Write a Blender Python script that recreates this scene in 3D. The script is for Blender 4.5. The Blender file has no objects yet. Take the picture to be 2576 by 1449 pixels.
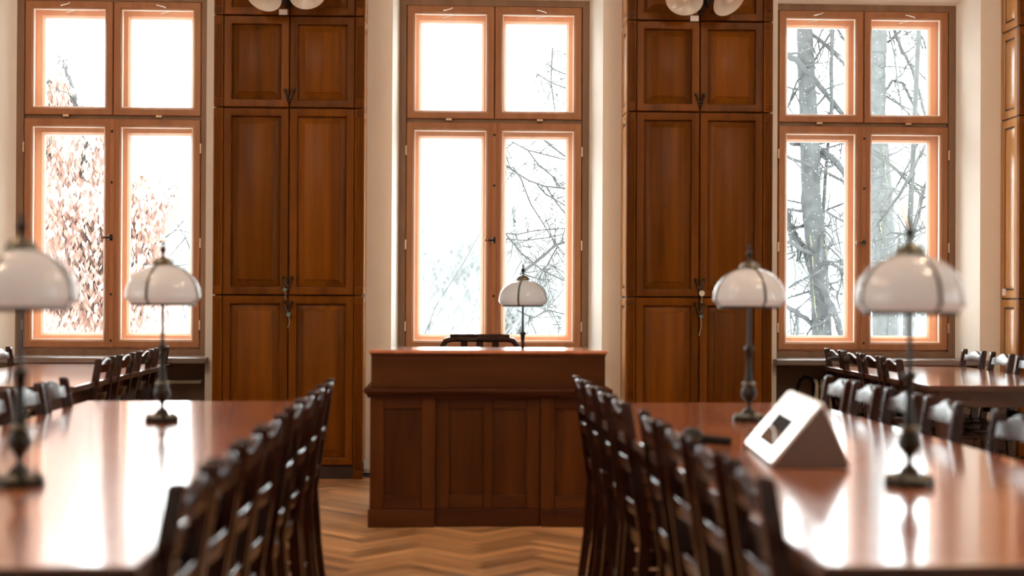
import bpy, bmesh, math, random
from mathutils import Vector, Matrix

random.seed(7)
PI = math.pi
SC = bpy.context.scene
COL = SC.collection

# ------------------------------------------------------------------ camera
F_PX = 50 / 36 * 2576
TH = math.atan(150 / F_PX)          # turned a little to the right of the wall's normal
PH = math.atan(20.5 / F_PX)
RO = 0.005
EYE = Vector((0, 0, 1.25))
fw = Vector((math.sin(TH) * math.cos(PH), math.cos(TH) * math.cos(PH), math.sin(PH)))
r0 = Vector((math.cos(TH), -math.sin(TH), 0))
u0 = r0.cross(fw)
rt = r0 * math.cos(RO) + u0 * math.sin(RO)
up = u0 * math.cos(RO) - r0 * math.sin(RO)
cam_d = bpy.data.cameras.new('camera')
cam_d.lens = 50
cam_d.sensor_width = 36
cam_d.clip_end = 500
cam_d.dof.use_dof = True
cam_d.dof.focus_distance = 13.5
cam_d.dof.aperture_fstop = 1.8
cam = bpy.data.objects.new('camera', cam_d)
COL.objects.link(cam)
M = Matrix((rt, up, -fw)).transposed().to_4x4()
M.translation = EYE
cam.matrix_world = M
SC.camera = cam


def at(px, py, Y):
    """World point at depth Y that lies on the sight line of a point measured in the photograph."""
    d = fw + rt * ((px - 1288) / F_PX) - up * ((py - 724.5) / F_PX)
    return EYE + d * (Y / d.y)


# ------------------------------------------------------------------ world, light, exposure
SKY = 11.0
w = bpy.data.worlds.new('overcast_sky')
SC.world = w
w.use_nodes = True
bg = w.node_tree.nodes['Background']
bg.inputs[0].default_value = (0.96, 0.985, 1.0, 1)
bg.inputs[1].default_value = SKY
SC.view_settings.view_transform = 'Standard'
SC.view_settings.look = 'None'
SC.view_settings.gamma = 1
SC.view_settings.use_curve_mapping = False
SC.view_settings.exposure = 0.6
SC.cycles.max_bounces = 10
SC.cycles.diffuse_bounces = 6
SC.cycles.glossy_bounces = 5
SC.cycles.transparent_max_bounces = 16
SC.cycles.sample_clamp_indirect = 20
SC.cycles.caustics_reflective = False
SC.cycles.caustics_refractive = False

YW = 10.05      # inner face of the window wall
YF = 10.30      # face of the window frames
YC = 9.704      # front of the cupboards
YB = -4.0       # wall behind the camera
XL, XR = -6.9, 7.6
HC = 4.35


# ------------------------------------------------------------------ materials
def nodes(name):
    m = bpy.data.materials.new(name)
    m.use_nodes = True
    nt = m.node_tree
    return m, nt, nt.nodes['Principled BSDF'], nt.nodes['Material Output']


def plain(name, col, rough=0.5, metal=0.0, spec=0.5, coat=0.0, var=0.0, scale=30, bump=0.0):
    m, nt, b, _ = nodes(name)
    b.inputs['Base Color'].default_value = (*col, 1)
    b.inputs['Roughness'].default_value = rough
    b.inputs['Metallic'].default_value = metal
    b.inputs['Specular IOR Level'].default_value = spec
    b.inputs['Coat Weight'].default_value = coat
    tc = nt.nodes.new('ShaderNodeTexCoord')
    n = nt.nodes.new('ShaderNodeTexNoise')
    n.inputs['Scale'].default_value = scale
    n.inputs['Detail'].default_value = 4
    nt.links.new(tc.outputs['Object'], n.inputs['Vector'])
    if var:
        mx = nt.nodes.new('ShaderNodeMixRGB')
        mx.inputs[1].default_value = (*[c * (1 - var) for c in col], 1)
        mx.inputs[2].default_value = (*[min(1, c * (1 + var)) for c in col], 1)
        nt.links.new(n.outputs['Fac'], mx.inputs[0])
        nt.links.new(mx.outputs[0], b.inputs['Base Color'])
    if bump:
        bp = nt.nodes.new('ShaderNodeBump')
        bp.inputs['Strength'].default_value = bump
        bp.inputs['Distance'].default_value = 0.004
        nt.links.new(n.outputs['Fac'], bp.inputs['Height'])
        nt.links.new(bp.outputs[0], b.inputs['Normal'])
    return m


def wood(name, dark, light, axis='z', scale=14, stretch=0.06, rough=0.35, coat=0.0, coat_rough=0.1, rnd=0.12, bump=0.06, spec=0.5):
    m, nt, b, _ = nodes(name)
    tc = nt.nodes.new('ShaderNodeTexCoord')
    oi = nt.nodes.new('ShaderNodeObjectInfo')
    off = nt.nodes.new('ShaderNodeVectorMath')
    off.operation = 'MULTIPLY_ADD'
    off.inputs[1].default_value = (37.0, 53.0, 71.0)
    mp = nt.nodes.new('ShaderNodeMapping')
    s = [1, 1, 1]
    s['xyz'.index(axis)] = stretch
    mp.inputs['Scale'].default_value = s
    nt.links.new(oi.outputs['Random'], off.inputs[0])
    nt.links.new(tc.outputs['Object'], off.inputs[2])
    nt.links.new(off.outputs[0], mp.inputs[0])
    n = nt.nodes.new('ShaderNodeTexNoise')
    n.inputs['Scale'].default_value = scale
    n.inputs['Detail'].default_value = 7
    n.inputs['Roughness'].default_value = 0.62
    n.inputs['Distortion'].default_value = 0.25
    nt.links.new(mp.outputs[0], n.inputs['Vector'])
    r = nt.nodes.new('ShaderNodeValToRGB')
    r.color_ramp.elements[0].position = 0.3
    r.color_ramp.elements[0].color = (*dark, 1)
    r.color_ramp.elements[1].position = 0.72
    r.color_ramp.elements[1].color = (*light, 1)
    nt.links.new(n.outputs['Fac'], r.inputs[0])
    h = nt.nodes.new('ShaderNodeHueSaturation')
    mr = nt.nodes.new('ShaderNodeMapRange')
    mr.inputs['To Min'].default_value = 1 - rnd
    mr.inputs['To Max'].default_value = 1 + rnd
    nt.links.new(oi.outputs['Random'], mr.inputs['Value'])
    nt.links.new(mr.outputs[0], h.inputs['Value'])
    nt.links.new(r.outputs[0], h.inputs['Color'])
    nt.links.new(h.outputs[0], b.inputs['Base Color'])
    b.inputs['Roughness'].default_value = rough
    b.inputs['Specular IOR Level'].default_value = spec
    b.inputs['Coat Weight'].default_value = coat
    b.inputs['Coat Roughness'].default_value = coat_rough
    if bump:
        bp = nt.nodes.new('ShaderNodeBump')
        bp.inputs['Strength'].default_value = bump
        bp.inputs['Distance'].default_value = 0.003
        nt.links.new(n.outputs['Fac'], bp.inputs['Height'])
        nt.links.new(bp.outputs[0], b.inputs['Normal'])
    return m


def fresnel(nt, ior):
    """Fresnel factor that is the same from both sides of a sheet."""
    g = nt.nodes.new('ShaderNodeNewGeometry')
    mr = nt.nodes.new('ShaderNodeMapRange')
    mr.inputs['To Min'].default_value = ior
    mr.inputs['To Max'].default_value = 1 / ior
    nt.links.new(g.outputs['Backfacing'], mr.inputs['Value'])
    f = nt.nodes.new('ShaderNodeFresnel')
    nt.links.new(mr.outputs[0], f.inputs[0])
    return f


def glass_mat():
    m = bpy.data.materials.new('window_glass')
    m.use_nodes = True
    nt = m.node_tree
    nt.nodes.clear()
    out = nt.nodes.new('ShaderNodeOutputMaterial')
    t = nt.nodes.new('ShaderNodeBsdfTransparent')
    t.inputs[0].default_value = (0.97, 0.985, 0.98, 1)
    g = nt.nodes.new('ShaderNodeBsdfGlossy')
    g.inputs['Roughness'].default_value = 0.01
    f = fresnel(nt, 1.45)
    x = nt.nodes.new('ShaderNodeMixShader')
    nt.links.new(f.outputs[0], x.inputs[0])
    nt.links.new(t.outputs[0], x.inputs[1])
    nt.links.new(g.outputs[0], x.inputs[2])
    nt.links.new(x.outputs[0], out.inputs[0])
    return m


def translucent(name, col, col2, mixf, gloss=0.0, rough=0.15, scale=3.0):
    """A thin sheet that reflects and lets light through: leaves, opal glass."""
    m = bpy.data.materials.new(name)
    m.use_nodes = True
    nt = m.node_tree
    nt.nodes.clear()
    out = nt.nodes.new('ShaderNodeOutputMaterial')
    d = nt.nodes.new('ShaderNodeBsdfDiffuse')
    t = nt.nodes.new('ShaderNodeBsdfTranslucent')
    tc = nt.nodes.new('ShaderNodeTexCoord')
    n = nt.nodes.new('ShaderNodeTexNoise')
    n.inputs['Scale'].default_value = scale
    nt.links.new(tc.outputs['Object'], n.inputs['Vector'])
    r = nt.nodes.new('ShaderNodeValToRGB')
    r.color_ramp.elements[0].position = 0.35
    r.color_ramp.elements[0].color = (*col, 1)
    r.color_ramp.elements[1].position = 0.65
    r.color_ramp.elements[1].color = (*col2, 1)
    nt.links.new(n.outputs['Fac'], r.inputs[0])
    nt.links.new(r.outputs[0], d.inputs[0])
    nt.links.new(r.outputs[0], t.inputs[0])
    x = nt.nodes.new('ShaderNodeMixShader')
    x.inputs[0].default_value = mixf
    nt.links.new(d.outputs[0], x.inputs[1])
    nt.links.new(t.outputs[0], x.inputs[2])
    last = x
    if gloss:
        g = nt.nodes.new('ShaderNodeBsdfGlossy')
        g.inputs['Roughness'].default_value = rough
        f = fresnel(nt, 1.5)
        x2 = nt.nodes.new('ShaderNodeMixShader')
        nt.links.new(f.outputs[0], x2.inputs[0])
        nt.links.new(x.outputs[0], x2.inputs[1])
        nt.links.new(g.outputs[0], x2.inputs[2])
        last = x2
    nt.links.new(last.outputs[0], out.inputs[0])
    return m


def glow_mat(col, strength):
    m, nt, bs, _ = nodes('warm_fill_globe')
    bs.inputs['Base Color'].default_value = (.8, .75, .68, 1)
    bs.inputs['Emission Color'].default_value = (*col, 1)
    bs.inputs['Emission Strength'].default_value = strength
    return m


MAT = dict(
    glow=glow_mat((1.0, 0.76, 0.54), 44.0),
    wall=plain('cream_wall_paint', (0.84, 0.80, 0.73), 0.8, var=0.03, scale=6, bump=0.03, spec=0.2),
    ceiling=plain('white_ceiling_paint', (0.80, 0.76, 0.70), 0.9, var=0.02, spec=0.1),
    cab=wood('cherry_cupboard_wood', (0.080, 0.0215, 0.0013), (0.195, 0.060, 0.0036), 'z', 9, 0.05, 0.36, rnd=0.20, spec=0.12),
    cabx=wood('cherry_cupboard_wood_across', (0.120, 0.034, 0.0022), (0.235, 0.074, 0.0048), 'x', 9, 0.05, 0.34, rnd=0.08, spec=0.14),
    cabside_lit=wood('cherry_side_wood_lit', (0.36, 0.15, 0.035), (0.54, 0.27, 0.085), 'z', 9, 0.05, 0.26, rnd=0.06),  # lighter than the fronts: window light put into the side colour
    toe=plain('dark_toe_board', (0.03, 0.012, 0.006), 0.6, var=0.2),
    desk=wood('mahogany_desk_wood', (0.036, 0.0095, 0.002), (0.105, 0.030, 0.0055), 'z', 7, 0.10, 0.36, rnd=0.18, spec=0.16),
    deskx=wood('mahogany_desk_wood_across', (0.036, 0.0095, 0.003), (0.090, 0.026, 0.0065), 'x', 7, 0.10, 0.34, rnd=0.1, spec=0.16),
    table=wood('mahogany_table_top', (0.36, 0.112, 0.046), (0.56, 0.20, 0.09), 'y', 9, 0.05, 0.22, coat=1.0, coat_rough=0.11, rnd=0.05, bump=0.02),
    tabled=wood('mahogany_table_frame', (0.030, 0.010, 0.005), (0.07, 0.022, 0.010), 'x', 9, 0.1, 0.35, rnd=0.05),
    chair=wood('dark_chair_wood', (0.014, 0.0045, 0.0030), (0.038, 0.0115, 0.0070), 'z', 16, 0.1, 0.5, coat=0.8, coat_rough=0.19, rnd=0.15, bump=0.0, spec=0.0),
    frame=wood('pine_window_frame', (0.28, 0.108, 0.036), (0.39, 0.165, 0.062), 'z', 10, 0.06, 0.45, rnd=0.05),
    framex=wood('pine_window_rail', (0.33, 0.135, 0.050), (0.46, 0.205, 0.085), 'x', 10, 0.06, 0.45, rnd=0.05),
    outer=wood('glare_pale_outer_sash', (0.80, 0.47, 0.31), (0.90, 0.60, 0.43), 'z', 10, 0.06, 0.45, rnd=0.04),  # paler than the inner frame: window glare put into the colour
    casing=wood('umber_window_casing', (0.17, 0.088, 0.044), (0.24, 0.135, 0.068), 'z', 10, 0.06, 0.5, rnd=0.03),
    bead=plain('cream_glazing_bead', (0.80, 0.66, 0.54), 0.5, var=0.05),
    glass=glass_mat(),
    granite=plain('speckled_granite', (0.20, 0.17, 0.155), 0.22, var=0.6, scale=160),
    iron=plain('dark_bronze_fitting', (0.045, 0.032, 0.022), 0.38, metal=0.8, var=0.3),
    hinge=plain('pale_brass_fitting', (0.62, 0.45, 0.32), 0.35, metal=0.6, var=0.2),
    steel=plain('pale_metal_rod', (0.80, 0.72, 0.64), 0.35, metal=0.4),
    brass=plain('antique_brass', (0.016, 0.012, 0.0085), 0.34, metal=0.45, var=0.35, scale=40),
    brassl=plain('bright_antique_brass', (0.15, 0.135, 0.10), 0.30, metal=0.8, var=0.3, scale=40),
    opal=translucent('opal_shade_glass', (0.84, 0.91, 0.97), (0.88, 0.94, 0.98), 0.60, gloss=1, rough=0.09),
    frost=translucent('frosted_lamp_glass', (0.80, 0.74, 0.66), (0.85, 0.79, 0.71), 0.30, gloss=1, rough=0.2),
    bulb=plain('bulb_glass', (0.72, 0.64, 0.55), 0.25),
    paper=plain('white_paper', (0.80, 0.77, 0.74), 0.8, var=0.02),
    plastic=plain('white_plastic', (0.86, 0.86, 0.86), 0.28, coat=0.3),
    taupe=plain('taupe_card', (0.13, 0.095, 0.08), 0.7, var=0.03),
    screen=plain('dark_screen', (0.055, 0.056, 0.060), 0.5, spec=0.0),
    brownpatch=plain('brown_screen_patch', (0.15, 0.105, 0.085), 0.5, spec=0.0),
    black=plain('black_plastic', (0.006, 0.006, 0.0065), 0.45, spec=0.2),
    tag=plain('teal_key_tag', (0.12, 0.20, 0.19), 0.35),
    tagw=plain('white_key_tag', (0.60, 0.58, 0.52), 0.4),
    rad=plain('cream_radiator_paint', (0.62, 0.58, 0.48), 0.45, var=0.03),
    plank=wood('oak_parquet', (0.34, 0.165, 0.062), (0.62, 0.34, 0.155), 'x', 16, 0.08, 0.33, rnd=0.42, bump=0.03),
    sub=plain('dark_floor_base', (0.06, 0.03, 0.015), 0.7),
    nichebrown=plain('brown_niche_back', (0.19, 0.12, 0.08), 0.6, var=0.1),
    knot=plain('dark_wood_knot', (0.015, 0.006, 0.003), 0.6),
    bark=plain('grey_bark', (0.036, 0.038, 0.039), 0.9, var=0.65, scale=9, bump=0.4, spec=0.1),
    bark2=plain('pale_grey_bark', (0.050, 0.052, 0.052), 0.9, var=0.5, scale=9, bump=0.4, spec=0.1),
    moss=plain('yellow_lichen', (0.12, 0.12, 0.072), 0.9, var=0.3, scale=8, spec=0.1),
    twig=plain('dark_twig_bark', (0.035, 0.036, 0.036), 0.9, var=0.3, spec=0.1),
    split=plain('split_wood', (0.16, 0.095, 0.07), 0.8, var=0.3),
    hazebark=plain('haze_pale_bark', (0.16, 0.165, 0.165), 0.9, var=0.1, spec=0.1),  # distance haze put into the bark colour
    leaf=translucent('autumn_leaves', (0.30, 0.185, 0.15), (0.44, 0.32, 0.285), 0.5, scale=1.2),
    needle=translucent('haze_pale_needles', (0.12, 0.135, 0.134), (0.17, 0.185, 0.185), 0.4, scale=1.2),  # haze put into the needle colour
    needle2=translucent('far_haze_pale_needles', (0.13, 0.14, 0.138), (0.17, 0.175, 0.172), 0.4, scale=1.2),  # far needles, paled by haze put into the colour
    snow=plain('snow', (0.84, 0.86, 0.88), 0.8, var=0.02),
)


# ------------------------------------------------------------------ building helpers
class B:
    """Collects simple shapes in one bmesh and links them as ONE mesh object."""

    def __init__(self):
        self.bm = bmesh.new()

    def box(self, x0, x1, y0, y1, z0, z1, bevel=0.0, seg=1):
        r = bmesh.ops.create_cube(self.bm, size=1)
        vs = r['verts']
        for v in vs:
            v.co = Vector((x0 + (v.co.x + .5) * (x1 - x0), y0 + (v.co.y + .5) * (y1 - y0), z0 + (v.co.z + .5) * (z1 - z0)))
        if bevel:
            es = list({e for v in vs for e in v.link_edges})
            bmesh.ops.bevel(self.bm, geom=es, offset=bevel, segments=seg, affect='EDGES', profile=0.5)
        return vs

    def loops(self, rings, close=True, cap0=True, cap1=True):
        """Skin a list of point rings."""
        bm = self.bm
        vr = [[bm.verts.new(p) for p in ring] for ring in rings]
        for a, b in zip(vr, vr[1:]):
            n = len(a)
            for i in range(n if close else n - 1):
                j = (i + 1) % n
                bm.faces.new((a[i], a[j], b[j], b[i]))
        if cap0:
            bm.faces.new(list(reversed(vr[0])))
        if cap1:
            bm.faces.new(vr[-1])
        return vr

    def rect(self, x0, x1, z0, z1, prof, cap0=True, cap1=True, axis='y', flip=1):
        """Nested rectangles: prof = [(inset, depth)...] in the plane across `axis`; depth is the coordinate along it."""
        rings = []
        for ins, d in prof:
            a, b, c, e = x0 + ins, x1 - ins, z0 + ins, z1 - ins
            if axis == 'y':
                ring = [(a, d, c), (b, d, c), (b, d, e), (a, d, e)]
            elif axis == 'x':
                ring = [(d, a, c), (d, b, c), (d, b, e), (d, a, e)]
            else:
                ring = [(a, c, d), (b, c, d), (b, e, d), (a, e, d)]
            rings.append(ring)
        return self.loops(rings, True, cap0, cap1)

    def frame(self, x0, x1, z0, z1, prof):
        """A mitred frame: the profile closes on itself."""
        return self.rect(x0, x1, z0, z1, prof + [prof[0]], False, False)

    def lathe(self, prof, seg=24, c=(0, 0, 0), cap0=True, cap1=True, mat=None, wob=None):
        rings = []
        for r, z in prof:
            ring = []
            for i in range(seg):
                a = 2 * PI * i / seg
                rr = r * (wob(a) if wob else 1)
                p = Vector((rr * math.cos(a), rr * math.sin(a), z))
                if mat is not None:
                    p = mat @ p
                ring.append(p + Vector(c))
            rings.append(ring)
        return self.loops(rings, True, cap0, cap1)

    def tube(self, pts, rad, seg=6, caps=True):
        pts = [Vector(p) for p in pts]
        if not isinstance(rad, (list, tuple)):
            rad = [rad] * len(pts)
        rings = []
        ref = None
        for i, p in enumerate(pts):
            t = (pts[min(i + 1, len(pts) - 1)] - pts[max(i - 1, 0)])
            if t.length < 1e-9:
                t = Vector((0, 0, 1))
            t.normalize()
            if ref is None or abs(ref.dot(t)) > 0.95:
                ref = Vector((0, 0, 1)) if abs(t.z) < 0.9 else Vector((1, 0, 0))
            n = (ref - t * ref.dot(t)).normalized()
            ref = n
            b = t.cross(n)
            rings.append([p + (n * math.cos(2 * PI * k / seg) + b * math.sin(2 * PI * k / seg)) * rad[i] for k in range(seg)])
        return self.loops(rings, True, caps, caps)

    def prism(self, poly, z0, z1):
        return self.loops([[(x, y, z0) for x, y in poly], [(x, y, z1) for x, y in poly]])

    def ball(self, c, r, sx=1, sy=1, sz=1, u=12, v=8):
        m = Matrix.Translation(Vector(c)) @ Matrix.Diagonal((sx * r, sy * r, sz * r, 1))
        bmesh.ops.create_uvsphere(self.bm, u_segments=u, v_segments=v, radius=1, matrix=m)

    def mesh(self, name, mat, smooth=True, angle=35):
        bm = self.bm
        bmesh.ops.recalc_face_normals(bm, faces=bm.faces)
        me = bpy.data.meshes.new(name)
        bm.to_mesh(me)
        bm.free()
        me.materials.append(MAT[mat] if isinstance(mat, str) else mat)
        if smooth:
            me.polygons.foreach_set('use_smooth', [True] * len(me.polygons))
            me.set_sharp_from_angle(angle=math.radians(angle))
        return me

    def obj(self, name, mat, parent=None, loc=None, smooth=True, angle=35):
        return link(name, self.mesh(name, mat, smooth, angle), parent, loc)


def link(name, data, parent=None, loc=None, rot=None):
    o = bpy.data.objects.new(name, data)
    COL.objects.link(o)
    if parent is not None:
        o.parent = parent
    if loc is not None:
        o.location = loc
    if rot is not None:
        o.rotation_euler = rot
    return o


def tag(o, label, cat, group=None):
    o['label'] = label
    o['category'] = cat
    if group:
        o['group'] = group
    return o


def thing(name, label, cat, loc=(0, 0, 0), rz=0.0, group=None):
    o = link(name, None, None, loc, (0, 0, rz))
    o.empty_display_size = 0.1
    return tag(o, label, cat, group)


def structure(o):
    o['kind'] = 'structure'
    return o


def dup(root, loc=None, rz=None, label=None, group=None):
    def rec(o, parent):
        c = o.copy()
        COL.objects.link(c)
        c.parent = parent
        for ch in kids.get(o.name, ()):
            rec(ch, c)
        return c
    kids = {}
    for o in bpy.data.objects:
        if o.parent:
            kids.setdefault(o.parent.name, []).append(o)
    c = rec(root, None)
    if loc is not None:
        c.location = loc
    if rz is not None:
        c.rotation_euler = (0, 0, rz)
    if label:
        c['label'] = label
    if group:
        c['group'] = group
    return c


# ------------------------------------------------------------------ room shell
# openings in the window wall: (left, right) at the inner face and at the frame
OPEN = [(-5.98, -4.42), (-3.30, -1.73), (-0.43, 1.06), (2.31, 3.78), (4.98, 6.50)]
FRAM = [(-5.88, -4.50), (-3.12, -1.76), (-0.392, 0.988), (2.325, 3.690), (5.05, 6.43)]
Z0, Z1 = 0.79, 3.40         # underside of the casing, soffit
YO = 10.62                  # outer face of the wall


def build_wall_back():
    b = B()
    edges = [XL] + [v for p in OPEN for v in p] + [XR]
    fe = [XL] + [v for p in FRAM for v in p] + [XR]
    for i in range(0, len(edges), 2):       # piers, splayed towards the room
        a0, a1 = edges[i], edges[i + 1]
        f0, f1 = fe[i], fe[i + 1]
        b.prism([(a0, YW), (a1, YW), (f1, YF), (f1, YO), (f0, YO), (f0, YF)], 0, HC)
    for (a0, a1), (f0, f1) in zip(OPEN, FRAM):
        # lintel with a soffit that rises a little towards the room
        b.loops([[(a0, YW, Z1 + .10), (f0, YF, Z1), (f0, YO, Z1), (f0, YO, HC), (f0, YF, HC), (a0, YW, HC)],
                 [(a1, YW, Z1 + .10), (f1, YF, Z1), (f1, YO, Z1), (f1, YO, HC), (f1, YF, HC), (a1, YW, HC)]])
        # thinner wall of the radiator niche below the sill
        b.box(f0, f1, YF, YO, 0, Z0)
    return structure(b.obj('wall_back', 'wall', smooth=False))


build_wall_back()
SIDE_FILL = [(-.6, .78), (2.3, 3.68)]            # two unseen windows added in each side wall as fill light
for nm, xa, xb in (('wall_left', XL - .3, XL), ('wall_right', XR, XR + .3)):
    b = B()
    for y0, y1 in ((YB - .3, SIDE_FILL[0][0]), (SIDE_FILL[0][1], SIDE_FILL[1][0]), (SIDE_FILL[1][1], YO)):
        b.box(xa, xb, y0, y1, 0, HC)
    for y0, y1 in SIDE_FILL:
        b.box(xa, xb, y0, y1, 0, .79)
        b.box(xa, xb, y0, y1, 3.42, HC)
    structure(b.obj(nm, 'wall', smooth=False))
b = B(); b.box(XL - .2, XR + .2, YB - .2, YO, HC, HC + .2); structure(b.obj('ceiling', 'ceiling', smooth=False))
b = B(); b.box(XL, XR, YB - .3, YB, 0, HC); structure(b.obj('wall_front', 'wall', smooth=False))

# floor: dark base, herringbone boards on it
floor = B(); floor.box(XL, XR, YB, YO, -.2, -.014)
floor = structure(floor.obj('floor', 'sub', smooth=False))
PL, PW, PT = 0.42, 0.07, 0.014
pb = B()
pb.box(-PL / 2 + .0006, PL / 2 - .0006, -PW / 2 + .0006, PW / 2 - .0006, -PT, 0, bevel=.0012)
plank_me = pb.mesh('plank', 'plank', smooth=False)
spots = []
s2 = math.sqrt(.5)
N = int(PL / PW)
for i in range(-60, 60):
    for j in range(-60, 60):
        # herringbone in its own axes, then turned 45 degrees
        u = i * PW + j * (PL)
        v = i * PW - j * (PL)
        for k in (0, 1):
            if k == 0:
                cu, cv, a = u + PL / 2, v + PW / 2, 0.0
            else:
                cu, cv, a = u + PW / 2, v + PW + PL / 2, PI / 2
            x = .15 + (cu - cv) * s2
            y = 7.5 + (cu + cv) * s2
            spots.append((x, y, a + PI / 4))
near, rest = [], []
for x, y, a in spots:
    if XL + .4 < x < XR - .4 and -1.5 < y < YF - .45:
        seen = (-0.95 < x < 0.98 and 6.25 < y < 7.95) or (-.95 < x < -.3 and 7.9 <= y < 10.0)
        (near if seen else rest).append((x, y, a))
near.sort(key=lambda p: p[1])
rest += near[300:]
for x, y, a in near[:300]:
    link('plank', plank_me, floor, (x, y, random.uniform(-.0006, 0)), (0, 0, a))
rb = B()
for x, y, a in rest:
    if y < 2.0 and (abs(x) > 3.2):
        continue
    c, s = math.cos(a), math.sin(a)
    h, g = PL / 2 - .0006, PW / 2 - .0006
    z = random.uniform(-.0010, -.0004)
    P = [(x + c * p - s * q, y + s * p + c * q) for p, q in ((-h, -g), (h, -g), (h, g), (-h, g))]
    rb.prism(P, -PT, z)
o = rb.obj('parquet', 'plank', floor, smooth=False)
o['kind'] = 'stuff'

# brown backs of the radiator niches
for n, (f0, f1) in enumerate(FRAM):
    b = B(); b.box(f0 + .001, f1 - .001, YF - .006, YF - .0005, .0, .77)
    structure(b.obj('trim_%d' % (n + 1), 'nichebrown', smooth=False))
# baseboards of the piers seen between cupboards and windows
for n, (x0, x1) in enumerate([(-.605, -.43), (1.06, 1.188), (3.78, 3.923), (2.2, 2.31), (-1.73, -1.625)]):
    b = B(); b.box(x0, x1, YW - .014, YW, 0, .035, bevel=.004)
    structure(b.obj('baseboard_%d' % (n + 1), 'bead'))


# added fill light: warm globes under the ceiling, unseen above the frame
def globe(x, y):
    root = thing('fill_globe', 'added warm fill globe under the ceiling above the reading tables, out of view', 'lamp', (x, y, HC), 0, 'added fill globes under the ceiling')
    b = B(); b.lathe([(.06, 0), (.06, -.02), (.02, -.03)], 16); b.obj('fill_canopy', 'brass', root)
    b = B(); b.tube([(0, 0, -.02), (0, 0, -.26)], .008, 8); b.obj('rod', 'brass', root)
    b = B(); b.ball((0, 0, -.42), .17, u=24, v=16); b.obj('fill_globe_body', 'glow', root)


for gx in (-2.4, 2.4):
    for gy in (3.2, 5.2):
        globe(gx, gy)


# ------------------------------------------------------------------ windows
def sash(parent, name, x0, x1, z0, z1, y, sw, mat, depth=.045, top=None, bot=None):
    """Sash frame with a chamfered edge round the glass, cream beads and a pane."""
    b = B()
    prof = [(0, y + .004), (.004, y), (sw - .012, y), (sw, y + .012), (sw, y + depth), (0, y + depth)]
    b.frame(x0, x1, z0, z1, prof)
    s = b.obj(name, mat, parent)
    b = B()
    b.frame(x0 + sw, x1 - sw, z0 + sw, z1 - sw, [(-.001, y + .014), (.007, y + .022), (.007, y + .034), (-.001, y + .034)])
    b.obj('glazing_bead', 'bead', s)
    b = B()
    b.box(x0 + sw, x1 - sw, y + .023, y + .027, z0 + sw, z1 - sw)
    b.obj('pane', 'glass', s, smooth=False)
    return s


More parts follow.
